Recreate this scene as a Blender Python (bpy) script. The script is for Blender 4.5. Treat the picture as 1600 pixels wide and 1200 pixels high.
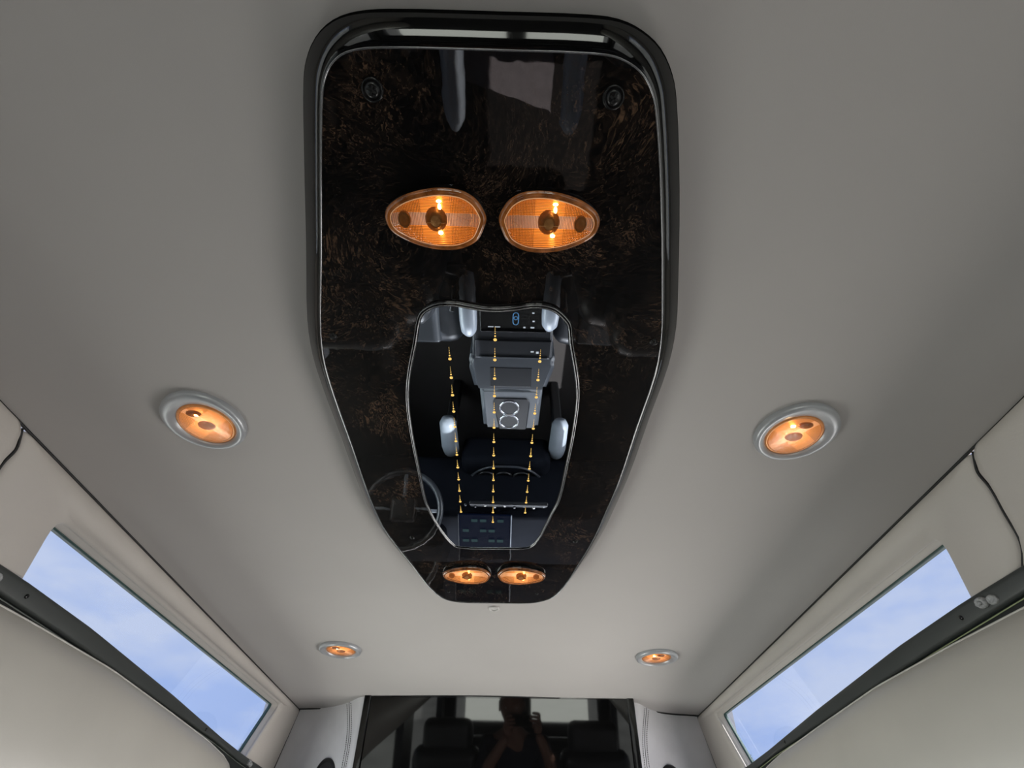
import bpy, bmesh, math, random
from mathutils import Vector, Matrix
random.seed(7)
sc = bpy.context.scene
col = sc.collection
for o in list(bpy.data.objects): bpy.data.objects.remove(o)

# ------------------------------------------------------------------ camera
CAMZ = 1.35; ZC = 1.76; ZF = 1.73
cam = bpy.data.cameras.new('camera'); cam.sensor_width = 36; cam.sensor_fit = 'HORIZONTAL'
cam.lens = 700 / 1600 * 36; cam.clip_start = .01
co = bpy.data.objects.new('camera', cam); col.objects.link(co)
fw = Vector((777 - 800, -(1400 - 600), -700)).normalized()      # the van's forward axis seen by the camera
up = Vector((1, -.02, 0)).normalized().cross(fw).normalized()
rt = fw.cross(up)
co.matrix_world = Matrix.Translation((.012, 0, CAMZ)) @ Matrix((rt, fw, up)).to_4x4()
sc.camera = co

# ------------------------------------------------------------------ world, lights, exposure
sc.view_settings.view_transform = 'Standard'; sc.view_settings.look = 'None'
sc.view_settings.gamma = 1; sc.view_settings.use_curve_mapping = False
sc.view_settings.exposure = -0.25
sc.cycles.max_bounces = 12; sc.cycles.diffuse_bounces = 6; sc.cycles.glossy_bounces = 6
sc.cycles.transparent_max_bounces = 16; sc.cycles.sample_clamp_indirect = 4; sc.cycles.caustics_refractive = False
w = bpy.data.worlds.new('sky'); sc.world = w; w.use_nodes = True
nt = w.node_tree; N = nt.nodes; L = nt.links
bg = N['Background']; tc = N.new('ShaderNodeTexCoord')
mp = N.new('ShaderNodeMapping'); mp.inputs['Scale'].default_value = (1, 1, 2.6); L.new(tc.outputs['Generated'], mp.inputs[0])
nz = N.new('ShaderNodeTexNoise'); nz.inputs['Scale'].default_value = 3.2; nz.inputs['Detail'].default_value = 7; nz.inputs['Roughness'].default_value = .55
L.new(mp.outputs[0], nz.inputs['Vector'])
cr = N.new('ShaderNodeValToRGB'); L.new(nz.outputs['Fac'], cr.inputs[0])
cr.color_ramp.elements[0].position = .42; cr.color_ramp.elements[0].color = (.41, .55, .95, 1)
cr.color_ramp.elements[1].position = .60; cr.color_ramp.elements[1].color = (.62, .71, .97, 1)
L.new(cr.outputs[0], bg.inputs[0]); bg.inputs[1].default_value = 1.2

def area(name, loc, direction, sx, sy, power, color=(1, 1, 1)):
    l = bpy.data.lights.new(name, 'AREA'); l.shape = 'RECTANGLE'; l.size = sx; l.size_y = sy; l.energy = power; l.color = color
    o = bpy.data.objects.new(name, l); col.objects.link(o); o.location = loc
    o.rotation_euler = Vector(direction).to_track_quat('-Z', 'Y').to_euler(); return o
# daylight entering at the real glazed openings
area('windshield_daylight', (0, 2.98, 1.22), (0, -1, -.25), 1.4, .42, 82, (1, .965, .97))
area('left_cab_daylight', (-.90, 1.36, .90), (1, 0, 0), .88, .54, 11, (.97, 1, .93))
area('right_cab_daylight', (.90, 1.36, .90), (-1, 0, 0), .88, .54, 15, (1, .95, .92))
area('left_cabin_daylight', (-.90, .05, .90), (1, 0, 0), 1.3, .54, .8, (.92, 1, .84))
area('right_cabin_daylight', (.90, .05, .90), (-1, 0, 0), 1.3, .54, .8, (1, .94, .90))
area('rear_daylight', (0, -2.43, 1.06), (0, 1, 0), 1.3, .5, 13, (.97, 1, .90))

sl = bpy.data.lights.new('sun', 'SUN'); sl.energy = 15; sl.angle = .01; sl.color = (1, .95, .9)
so = bpy.data.objects.new('sun', sl); col.objects.link(so); so.rotation_euler = Vector((-.94, .08, -1.1)).to_track_quat('-Z', 'Y').to_euler()

# ------------------------------------------------------------------ materials
def mat(name, base=(.5, .5, .5), rough=.5, metal=0., coat=0., spec=.5, emit=None, es=1., bump=None, mott=None, sheen=0, trans=0., ior=None, coatr=.03):
    """bump=(scale,strength,distance)  mott=(scale,amount): gentle colour variation"""
    m = bpy.data.materials.new(name); m.use_nodes = True
    nt = m.node_tree; b = nt.nodes['Principled BSDF']
    b.inputs['Base Color'].default_value = (*base, 1); b.inputs['Roughness'].default_value = rough
    b.inputs['Metallic'].default_value = metal; b.inputs['Coat Weight'].default_value = coat; b.inputs['Coat Roughness'].default_value = coatr
    b.inputs['Specular IOR Level'].default_value = spec; b.inputs['Sheen Weight'].default_value = sheen
    b.inputs['Transmission Weight'].default_value = trans
    if ior: b.inputs['IOR'].default_value = ior
    tc = nt.nodes.new('ShaderNodeTexCoord')
    if emit: b.inputs['Emission Color'].default_value = (*emit, 1); b.inputs['Emission Strength'].default_value = es
    if mott is None: mott = (14, .06)
    n = nt.nodes.new('ShaderNodeTexNoise'); n.inputs['Scale'].default_value = mott[0]; n.inputs['Detail'].default_value = 4
    nt.links.new(tc.outputs['Object'], n.inputs['Vector'])
    r = nt.nodes.new('ShaderNodeValToRGB'); nt.links.new(n.outputs['Fac'], r.inputs[0])
    a = mott[1]; r.color_ramp.elements[0].position = .3; r.color_ramp.elements[1].position = .7
    r.color_ramp.elements[0].color = (*[c * (1 - a) for c in base], 1); r.color_ramp.elements[1].color = (*[min(1, c * (1 + a)) for c in base], 1)
    nt.links.new(r.outputs[0], b.inputs['Base Color'])
    if bump:
        v = nt.nodes.new('ShaderNodeTexNoise'); v.inputs['Scale'].default_value = bump[0]; v.inputs['Detail'].default_value = 3
        nt.links.new(tc.outputs['Object'], v.inputs['Vector'])
        bu = nt.nodes.new('ShaderNodeBump'); bu.inputs['Strength'].default_value = bump[1]; bu.inputs['Distance'].default_value = bump[2]
        nt.links.new(v.outputs['Fac'], bu.inputs['Height']); nt.links.new(bu.outputs[0], b.inputs['Normal'])
        if coat: nt.links.new(bu.outputs[0], b.inputs['Coat Normal'])
    return m

M = {}
M['headliner'] = mat('grey_headliner_fabric', (.452, .428, .413), .95, sheen=.1, bump=(900, .12, .0006), mott=(3, .03))
M['leather'] = mat('light_grey_leather', (.56, .52, .48), .52, spec=.35, bump=(260, .25, .0008), mott=(6, .04))
M['pad'] = mat('pale_grey_leather_pad', (.58, .56, .51), .45, spec=.4, bump=(220, .12, .0006), mott=(5, .04))
M['bulk'] = mat('pale_grey_bulkhead_leather', (.64, .63, .65), .55, spec=.3, bump=(260, .15, .0006))
M['piping'] = mat('black_piping', (.012, .012, .012), .6)
M['rail'] = mat('dark_satin_plastic', (.045, .05, .048), .42, spec=.5, bump=(500, .1, .0003))
M['raildark'] = mat('black_shade_channel', (.01, .013, .012), .55)
M['gloss'] = mat('black_gloss_plastic', (.004, .004, .004), .05, spec=.35, coat=.25, mott=(8, .2))
M['black'] = mat('black_plastic', (.012, .012, .013), .35)
M['chrome'] = mat('chrome', (.75, .76, .78), .08, metal=1, mott=(20, .05))
M['silver'] = mat('satin_silver_plastic', (.42, .43, .45), .35, metal=.25, spec=.5, coat=.2, mott=(20, .02), coatr=.2)
M['mirror'] = mat('tinted_mirror', (.60, .66, .72), .012, metal=1, mott=(4, .01))
M['screw'] = mat('black_screw', (.02, .02, .02), .22, metal=.6)
M['whiteplastic'] = mat('white_plastic', (.6, .58, .56), .4)
M['gasket'] = mat('green_black_gasket', (.03, .07, .065), .4)
M['clip'] = mat('clear_plastic', (.9, .92, .94), .1, trans=.6, ior=1.45, mott=(300, .3), bump=(400, .6, .002))
M['bead'] = mat('gold_light_bead', (.8, .5, .12), .25, metal=.6, emit=(1, .60, .15), es=.9)
M['tvscreen'] = mat('black_glass_screen', (.003, .003, .003), .03, spec=.5, mott=(2, .2))
M['seat'] = mat('black_seat_leather', (.026, .029, .035), .36, spec=.7, bump=(120, .15, .0008), mott=(10, .15))
M['seatgrey'] = mat('grey_blue_armrest_vinyl', (.48, .53, .60), .3, spec=.6, bump=(160, .1, .0006))
M['bolster'] = mat('sunlit_leather_and_pale_trim', (.26, .29, .33), .4)  # pale trim colour; on the rolls it paints sunlight on dark leather
M['consgrey'] = mat('graphite_console_plastic', (.045, .05, .058), .28, spec=.6, bump=(300, .1, .0003))
M['condark'] = mat('dark_console_plastic', (.012, .013, .016), .3)
M['floor'] = mat('dark_floor_carpet', (.022, .018, .017), .9, bump=(400, .5, .002))
M['mat'] = mat('pinkish_grey_sun_patch', (.42, .37, .39), .9, bump=(300, .6, .002), mott=(40, .12))  # pale tone paints sunlight on the aisle floor
M['doortrim'] = mat('dark_door_trim', (.03, .03, .032), .5)
M['dash'] = mat('black_dashboard', (.007, .008, .011), .9, spec=.02, bump=(200, .3, .0006))
M['skin'] = mat('skin', (.30, .16, .115), .55)
M['hair'] = mat('dark_hair', (.02, .014, .01), .7)
M['shirt'] = mat('navy_shirt_cloth', (.012, .014, .03), .85, bump=(150, .3, .001))
M['trousers'] = mat('dark_trousers_cloth', (.015, .015, .017), .9)
M['uiblue'] = mat('blue_display_glyph', (.05, .2, .4), .5, emit=(.18, .5, .9), es=.28)
M['uiwhite'] = mat('white_display_glyph', (.5, .5, .5), .5, emit=(.8, .85, .9), es=.45)
M['ui_navy'] = mat('navy_display', (.001, .0015, .004), .5, spec=.03, emit=(.02, .04, .12), es=.12)
M['ground'] = mat('pale_asphalt_ground', (.30, .31, .28), .9, mott=(2, .2))

# burl veneer under clear lacquer
def burl():
    m = bpy.data.materials.new('lacquered_dark_burl'); m.use_nodes = True
    nt = m.node_tree; n = nt.nodes; l = nt.links; b = n['Principled BSDF']
    tc = n.new('ShaderNodeTexCoord')
    n1 = n.new('ShaderNodeTexNoise'); n1.inputs['Scale'].default_value = 9; n1.inputs['Detail'].default_value = 6; n1.inputs['Roughness'].default_value = .6; n1.inputs['Distortion'].default_value = 1.6
    l.new(tc.outputs['Object'], n1.inputs['Vector'])
    mx = n.new('ShaderNodeVectorMath'); mx.operation = 'MULTIPLY_ADD'
    l.new(n1.outputs['Color'], mx.inputs[0]); mx.inputs[1].default_value = (.16, .16, .16); l.new(tc.outputs['Object'], mx.inputs[2])
    n2 = n.new('ShaderNodeTexNoise'); n2.inputs['Scale'].default_value = 46; n2.inputs['Detail'].default_value = 9; n2.inputs['Roughness'].default_value = .72; n2.inputs['Distortion'].default_value = 2.2
    l.new(mx.outputs[0], n2.inputs['Vector'])
    wv = n.new('ShaderNodeTexWave'); wv.inputs['Scale'].default_value = 30; wv.inputs['Distortion'].default_value = 14; wv.inputs['Detail'].default_value = 4; wv.inputs['Detail Scale'].default_value = 1.6
    l.new(mx.outputs[0], wv.inputs['Vector'])
    big = n.new('ShaderNodeTexNoise'); big.inputs['Scale'].default_value = 14; big.inputs['Detail'].default_value = 3; l.new(tc.outputs['Object'], big.inputs['Vector'])
    b2 = n.new('ShaderNodeMath'); b2.operation = 'MULTIPLY_ADD'; l.new(big.outputs['Fac'], b2.inputs[0]); b2.inputs[1].default_value = .55; b2.inputs[2].default_value = .22
    a = n.new('ShaderNodeMath'); a.operation = 'MULTIPLY'; l.new(n2.outputs['Fac'], a.inputs[0]); l.new(b2.outputs[0], a.inputs[1])
    w2 = n.new('ShaderNodeMath'); w2.operation = 'MULTIPLY_ADD'; l.new(wv.outputs['Fac'], w2.inputs[0]); w2.inputs[1].default_value = .09; l.new(a.outputs[0], w2.inputs[2])
    r = n.new('ShaderNodeValToRGB'); l.new(w2.outputs[0], r.inputs[0])
    e = r.color_ramp.elements; e[0].position = .27; e[0].color = (.0022, .0021, .0022, 1); e[1].position = .47; e[1].color = (.13, .075, .045, 1)
    k = e.new(.37); k.color = (.019, .0125, .009, 1)
    l.new(r.outputs[0], b.inputs['Base Color']); b.inputs['Roughness'].default_value = .5; b.inputs['Specular IOR Level'].default_value = .04
    b.inputs['Coat Weight'].default_value = 1; b.inputs['Coat Roughness'].default_value = .018; b.inputs['Coat IOR'].default_value = 1.55
    wb = n.new('ShaderNodeTexNoise'); wb.inputs['Scale'].default_value = 40; wb.inputs['Detail'].default_value = 2; l.new(tc.outputs['Object'], wb.inputs['Vector'])
    bu = n.new('ShaderNodeBump'); bu.inputs['Strength'].default_value = .05; bu.inputs['Distance'].default_value = .0012
    l.new(wb.outputs['Fac'], bu.inputs['Height']); l.new(bu.outputs[0], b.inputs['Coat Normal'])
    return m
M['burl'] = burl()

# amber prismatic reflector of a lit lamp: ribs in the middle band, a dot grid above and below
def amber(name, strength, pink, main=(1, .30, .045, 1)):
    m = bpy.data.materials.new(name); m.use_nodes = True
    nt = m.node_tree; n = nt.nodes; l = nt.links; b = n['Principled BSDF']
    tc = n.new('ShaderNodeTexCoord'); sp = n.new('ShaderNodeSeparateXYZ'); l.new(tc.outputs['Object'], sp.inputs[0])
    def mth(op, a, bb=None, c=None):
        q = n.new('ShaderNodeMath'); q.operation = op
        for i, v in enumerate((a, bb, c)):
            if v is None: continue
            if isinstance(v, (int, float)): q.inputs[i].default_value = v
            else: l.new(v, q.inputs[i])
        return q.outputs[0]
    X, Y = sp.outputs[0], sp.outputs[1]
    ribx = mth('ABSOLUTE', mth('SINE', mth('MULTIPLY', X, 2400)))
    riby = mth('ABSOLUTE', mth('SINE', mth('MULTIPLY', Y, 2400)))
    grid = mth('MULTIPLY', ribx, riby)
    band = mth('LESS_THAN', mth('ABSOLUTE', Y), .0055)
    lines = mth('MULTIPLY', riby, 1)
    edge = mth('LESS_THAN', mth('ABSOLUTE', X), .012)       # near the bulb: plain horizontal lines
    outer = mth('ADD', mth('MULTIPLY', grid, mth('SUBTRACT', 1, edge)), mth('MULTIPLY', lines, edge))
    pat = mth('ADD', mth('MULTIPLY', ribx, band), mth('MULTIPLY', outer, mth('SUBTRACT', 1, band)))
    mixc = n.new('ShaderNodeMix'); mixc.data_type = 'RGBA'
    l.new(band, mixc.inputs['Factor']); mixc.inputs['A'].default_value = main; mixc.inputs['B'].default_value = pink
    l.new(mixc.outputs['Result'], b.inputs['Emission Color'])
    dd = mth('ADD', mth('MULTIPLY', X, X), mth('MULTIPLY', Y, Y))
    fall = mth('MULTIPLY_ADD', mth('POWER', 2.718, mth('MULTIPLY', dd, -2600)), 1.0, .42)
    st = mth('MULTIPLY', mth('MULTIPLY', mth('MULTIPLY_ADD', pat, 1.5, .06), strength), fall)
    l.new(st, b.inputs['Emission Strength'])
    b.inputs['Base Color'].default_value = (.45, .2, .06, 1); b.inputs['Metallic'].default_value = .7; b.inputs['Roughness'].default_value = .25
    bu = n.new('ShaderNodeBump'); bu.inputs['Strength'].default_value = .6; bu.inputs['Distance'].default_value = .0006
    l.new(pat, bu.inputs['Height']); l.new(bu.outputs[0], b.inputs['Normal'])
    return m
M['amber'] = amber('amber_prismatic_reflector', .85, (.42, .26, .17, 1))
M['amber_soft'] = amber('amber_soft_reflector', 1.5, (.95, .50, .24, 1), (1, .40, .12, 1))
M['bulb'] = mat('lit_bulb', (1, .8, .5), .3, emit=(1, .62, .24), es=22)
M['bulbsoft'] = mat('lit_bulb_behind_lens', (1, .8, .5), .3, emit=(1, .55, .16), es=5)
M['cap'] = mat('dark_gold_bulb_shade', (.22, .11, .04), .38, metal=.8, emit=(.5, .2, .05), es=.10, mott=(200, .2))
M['capsoft'] = mat('amber_bulb_shade', (.42, .2, .08), .3, metal=.5, emit=(1, .36, .1), es=.16, mott=(200, .2))
M['amberrim'] = mat('amber_lens_rim', (.22, .075, .02), .1, coat=1, emit=(1, .30, .05), es=.06, mott=(70, .9))

def thin_glass(name, tint, gl=.08, rough=.0, bump=None):
    m = bpy.data.materials.new(name); m.use_nodes = True
    nt = m.node_tree; n = nt.nodes; l = nt.links; n.clear()
    out = n.new('ShaderNodeOutputMaterial'); t = n.new('ShaderNodeBsdfTransparent'); t.inputs[0].default_value = (*tint, 1)
    g = n.new('ShaderNodeBsdfGlossy'); g.inputs['Roughness'].default_value = rough
    fr = n.new('ShaderNodeFresnel'); fr.inputs['IOR'].default_value = 1.5; mx = n.new('ShaderNodeMixShader')
    tc = n.new('ShaderNodeTexCoord'); no = n.new('ShaderNodeTexNoise'); no.inputs['Scale'].default_value = bump[0] if bump else 3
    l.new(tc.outputs['Object'], no.inputs['Vector'])
    bu = n.new('ShaderNodeBump'); bu.inputs['Strength'].default_value = bump[1] if bump else .01; bu.inputs['Distance'].default_value = .001
    l.new(no.outputs['Fac'], bu.inputs['Height']); l.new(bu.outputs[0], g.inputs['Normal'])
    k = n.new('ShaderNodeMath'); k.operation = 'MULTIPLY'; k.inputs[1].default_value = gl / .04; k.use_clamp = True
    l.new(fr.outputs[0], k.inputs[0]); l.new(k.outputs[0], mx.inputs[0])
    l.new(t.outputs[0], mx.inputs[1]); l.new(g.outputs[0], mx.inputs[2]); l.new(mx.outputs[0], out.inputs[0])
    return m
M['glass'] = thin_glass('window_glass', (.98, .99, .99), .006)
M['lensglass'] = thin_glass('clear_lamp_lens', (.98, .93, .86), .05, .03, (500, .5))

# ------------------------------------------------------------------ helpers
def link(o, parent=None):
    col.objects.link(o)
    if parent: o.parent = parent
    return o
def tag(o, label=None, cat=None, group=None, kind=None):
    if label: o['label'] = label
    if cat: o['category'] = cat
    if group: o['group'] = group
    if kind: o['kind'] = kind
    return o
def empty(name, loc=(0, 0, 0)):
    o = bpy.data.objects.new(name, None); o.empty_display_size = .05; o.location = loc; return link(o)
def mesh(name, vs, fs, m, parent=None, smooth=True, fix=True):
    me = bpy.data.meshes.new(name); me.from_pydata([tuple(v) for v in vs], [], fs)
    if fix:
        bm = bmesh.new(); bm.from_mesh(me); bmesh.ops.recalc_face_normals(bm, faces=bm.faces); bm.to_mesh(me); bm.free()
    me.materials.append(m)
    if smooth:
        for p in me.polygons: p.use_smooth = True
    o = bpy.data.objects.new(name, me)
    return link(o, parent)
def bmobj(name, bm, m, parent=None, smooth=True):
    bmesh.ops.recalc_face_normals(bm, faces=bm.faces)
    me = bpy.data.meshes.new(name); bm.to_mesh(me); bm.free(); me.materials.append(m)
    if smooth:
        for p in me.polygons: p.use_smooth = True
    return link(bpy.data.objects.new(name, me), parent)
def sharp(o, deg=35):
    me = o.data; bm = bmesh.new(); bm.from_mesh(me)
    for e in bm.edges: e.smooth = not (len(e.link_faces) == 2 and e.calc_face_angle(0) > math.radians(deg))
    bm.to_mesh(me); bm.free(); return o
def crom(pts, k=4, closed=True):
    """centripetal-like smooth resampling of a 2-D / 3-D outline"""
    P = [Vector(p) for p in pts]; n = len(P); out = []
    rng = range(n) if closed else range(n - 1)
    for i in rng:
        p0 = P[(i - 1) % n] if closed or i > 0 else P[i]; p1 = P[i]; p2 = P[(i + 1) % n]
        p3 = P[(i + 2) % n] if closed or i + 2 < n else P[(i + 1) % n]
        t0 = 0; t1 = max(1e-6, (p1 - p0).length ** .5) ; t2 = t1 + max(1e-6, (p2 - p1).length ** .5); t3 = t2 + max(1e-6, (p3 - p2).length ** .5)
        for j in range(k):
            t = t1 + (t2 - t1) * j / k
            A1 = p0 * ((t1 - t) / (t1 - t0)) + p1 * ((t - t0) / (t1 - t0))
            A2 = p1 * ((t2 - t) / (t2 - t1)) + p2 * ((t - t1) / (t2 - t1))
            A3 = p2 * ((t3 - t) / (t3 - t2)) + p3 * ((t - t2) / (t3 - t2))
            B1 = A1 * ((t2 - t) / (t2 - t0)) + A2 * ((t - t0) / (t2 - t0))
            B2 = A2 * ((t3 - t) / (t3 - t1)) + A3 * ((t - t1) / (t3 - t1))
            out.append(B1 * ((t2 - t) / (t2 - t1)) + B2 * ((t - t1) / (t2 - t1)))
    if not closed: out.append(P[-1])
    return out
def ccw(pts):
    a = sum(pts[i][0] * pts[(i + 1) % len(pts)][1] - pts[(i + 1) % len(pts)][0] * pts[i][1] for i in range(len(pts)))
    return list(pts) if a > 0 else list(reversed(pts))
def offset(pts, d):
    """offset a ccw closed outline outwards by d (number or function of the point)"""
    out = []; n = len(pts)
    for i in range(n):
        a = Vector(pts[i - 1][:2]); b = Vector(pts[i][:2]); c = Vector(pts[(i + 1) % n][:2])
        t = ((b - a).normalized() + (c - b).normalized()).normalized(); nn = Vector((t.y, -t.x))
        dd = d(b) if callable(d) else d
        out.append(b + nn * dd)
    return out
def loops_mesh(loops, close_first=False, close_last=False, ring=True):
    n = len(loops[0]); vs = [v for lp in loops for v in lp]; fs = []
    for i in range(len(loops) - 1):
        for j in range(n if ring else n - 1):
            a = i * n + j; b = i * n + (j + 1) % n; fs.append((a, b, b + n, a + n))
    if close_first: fs.append(tuple(range(n)))
    if close_last: fs.append(tuple((len(loops) - 1) * n + j for j in range(n)))
    return vs, fs
def tube(name, path, r, m, parent=None, closed=False, n=8):
    P = [Vector(p) for p in path]; loops = []
    for i, p in enumerate(P):
        a = P[i - 1] if (i > 0 or closed) else p; b = P[(i + 1) % len(P)] if (i < len(P) - 1 or closed) else p
        t = (b - a).normalized(); s = t.cross(Vector((0, 0, 1)))
        if s.length < .1: s = t.cross(Vector((1, 0, 0)))
        s.normalize(); u = s.cross(t); rr = r[i] if isinstance(r, (list, tuple)) else r
        loops.append([p + (s * math.cos(2 * math.pi * k / n) + u * math.sin(2 * math.pi * k / n)) * rr for k in range(n)])
    if closed: loops.append(loops[0])
    vs, fs = loops_mesh(loops, not closed, not closed)
    return mesh(name, vs, fs, m, parent)
def lathe(name, prof, m, parent=None, n=40, sx=1, sy=1, close=False):
    """profile (r, z) around local z"""
    loops = [[Vector((r * sx * math.cos(2 * math.pi * k / n), r * sy * math.sin(2 * math.pi * k / n), z)) for k in range(n)] for r, z in prof]
    vs, fs = loops_mesh(loops, close, close)
    return mesh(name, vs, fs, m, parent)
def rbox(name, c, size, m, parent=None, r=.02, seg=3, rot=None, taper=None):
    bm = bmesh.new(); bmesh.ops.create_cube(bm, size=1)
    for v in bm.verts:
        v.co = Vector((v.co.x * size[0], v.co.y * size[1], v.co.z * size[2]))
        if taper and v.co.z > 0: v.co.x *= taper[0]; v.co.y *= taper[1]
    r = min(r, min(size) * .49)
    if r > 0: bmesh.ops.bevel(bm, geom=bm.edges[:], offset=r, segments=seg, affect='EDGES', profile=.5)
    if rot: bmesh.ops.rotate(bm, verts=bm.verts, matrix=Matrix.Rotation(rot[1], 3, rot[0]))
    bmesh.ops.translate(bm, verts=bm.verts, vec=Vector(c))
    o = bmobj(name, bm, m, parent)
    if r > 0: wn = o.modifiers.new('weighted', 'WEIGHTED_NORMAL'); wn.weight = 100
    return o

# ================================================================== STRUCTURE
def SX(Y): return .632 + .0245 * Y                        # half width of the ceiling seam
SPLIT = [(1.80, .450), (1.76, .4565), (1.75, .466), (1.7375, .478), (1.7185, .4835), (1.7055, .490), (1.69, .499), (1.662, .5136), (1.650, .5241), (1.638, .541), (1.60, .585), (1.55, .62)]
SPLIT = [tuple(v) for v in crom(SPLIT, 5, False)]
def YS(z):
    for (za, ya), (zb, yb) in zip(SPLIT, SPLIT[1:]):
        if z >= zb: return ya + (yb - ya) * min(1, max(0, (za - z) / (za - zb)))
    return SPLIT[-1][1]
def W(side, Y, z, dep=0): return Vector((side * (SX(Y) + .25 * (ZC - z) + dep), Y, z))

# ceiling: flat headliner whose front edge steps round the television housing
front = [(-.72, 1.85), (-.6746, 1.837), (-.6018, 1.8312), (-.5521, 1.8041), (-.488, 1.7543), (-.4591, 1.7161), (-.4224, 1.6854), (-.2584, 1.6603), (0, 1.648),
         (.2417, 1.6573), (.417, 1.6777), (.4543, 1.7108), (.4944, 1.7523), (.5989, 1.8004), (.6869, 1.815), (.72, 1.82)]
fr = crom(front, 4, False)
cols_ = len(fr); rowsY = [-2.4, -1.5, -.8, -.2, .2, .5, .8, 1.1, 1.35, 1.5, 1.6]
vs = []; NR = 26
for i in range(NR + 1):
    t = i / NR
    for j, p in enumerate(fr):
        y = -2.4 + (p.y + 2.4) * t; x = p.x / .72 * (SX(y) + .006)
        vs.append((x, y, ZC))
for k, (dy, dz) in enumerate(((.004, .001), (.007, .004), (.008, .012), (.008, .03))):   # rolled front edge, turning up
    for p in fr: vs.append((p.x / .72 * (SX(p.y) + .006), p.y + dy, ZC + dz))
n = cols_; fs = [(i * n + j, i * n + j + 1, (i + 1) * n + j + 1, (i + 1) * n + j) for i in range(NR + 4) for j in range(n - 1)]
ceil = mesh('ceiling', vs, fs, M['headliner']); ceil['kind'] = 'structure'
for s in (-1, 1):
    tube('piping', [W(s, y, ZC - .0012, -.001) for y in [-2.3 + 4.15 * i / 40 for i in range(41)]], .0019, M['piping'], ceil, n=6)
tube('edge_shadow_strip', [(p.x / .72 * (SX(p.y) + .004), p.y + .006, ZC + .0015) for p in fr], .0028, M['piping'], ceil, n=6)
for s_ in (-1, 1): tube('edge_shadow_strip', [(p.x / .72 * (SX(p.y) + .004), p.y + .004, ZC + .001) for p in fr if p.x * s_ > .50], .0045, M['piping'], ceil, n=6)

# upper side wall panels with their slit windows
def rounded(corners, rad, k=6):
    out = []; n = len(corners)
    for i in range(n):
        p = Vector(corners[i]); a = (Vector(corners[i - 1]) - p).normalized(); b = (Vector(corners[(i + 1) % n]) - p).normalized(); r = rad[i]
        for j in range(k + 1):
            t = j / k; A = p + a * r; B = p + b * r
            out.append(A * (1 - t) ** 2 + p * 2 * t * (1 - t) + B * t ** 2)
    return out
def sub(loop, per):
    """insert points in the long straight runs between corner arcs"""
    out = []; n = len(loop); k = 7
    for c in range(4):
        out += loop[c * k:(c + 1) * k]
        a = loop[c * k + k - 1]; b = loop[((c + 1) * k) % n]
        out += [a.lerp(b, (j + 1) / (per + 1)) for j in range(per)]
    return out
PER = 12
def panel(name, side, outer, hole, hr, orad, parent=None):
    O = sub(rounded(outer, orad), PER); Hh = sub(rounded(hole, hr), PER)
    n = len(O); loops = []
    def ring(f, dep): return [W(side, (a := Hh[i].lerp(O[i], f)).x, a.y, dep) for i in range(n)]
    Ho = [Hh[i] for i in range(n)]
    loops.append(ring(1, .030)); loops.append(ring(1, .004)); loops.append(ring(.985, 0)); loops.append(ring(.93, -.003)); loops.append(ring(.7, -.006)); loops.append(ring(.45, -.007)); loops.append(ring(.24, -.004)); loops.append(ring(.11, .001))
    c = sum(Hh, Vector((0, 0))) / n
    def inset(d, dep):
        q = []
        for i in range(n):
            a = Hh[i - 1]; b = Hh[(i + 1) % n]; t = (b - a)
            t = t.normalized() if t.length > 1e-7 else Vector((1, 0)); nn = Vector((t.y, -t.x))
            if nn.dot(Hh[i] - c) > 0: nn = -nn
            q.append(W(side, Hh[i].x + nn.x * d, Hh[i].y + nn.y * d, dep))
        return q
    loops.append(inset(-.004, .0035)); loops.append(inset(-.001, .0055)); loops.append(inset(.0005, .0085))
    loops.append(inset(.0008, .011)); loops.append(inset(-.0008, .0125)); loops.append(inset(.0005, .0145)); loops.append(inset(.0015, .034))
    vs, fs = loops_mesh(loops)
    return mesh(name, vs, fs, M['leather'], parent), Hh, c
def window(idx, side, Hh, c, label):
    root = bpy.data.objects.new('window_%d' % idx, None); link(root); root['kind'] = 'structure'
    n = len(Hh)
    def ins(d, dep):
        q = []
        for i in range(n):
            t = (Hh[(i + 1) % n] - Hh[i - 1]); t = t.normalized() if t.length > 1e-7 else Vector((1, 0)); nn = Vector((t.y, -t.x))
            if nn.dot(Hh[i] - c) > 0: nn = -nn
            q.append(W(side, Hh[i].x + nn.x * d, Hh[i].y + nn.y * d, dep))
        return q
    vs, fs = loops_mesh([ins(-.004, .0345), ins(.002, .030), ins(.0032, .031), ins(.0032, .040), ins(-.004, .040)])
    mesh('gasket', vs, fs, M['gasket'], root)
    g = ins(0, .036); g2 = ins(0, .040); vs, fs = loops_mesh([g, g2], True, True)
    mesh('glass', vs, fs, M['glass'], root, smooth=False)
    return root
idx = 1; walls = {}
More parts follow.
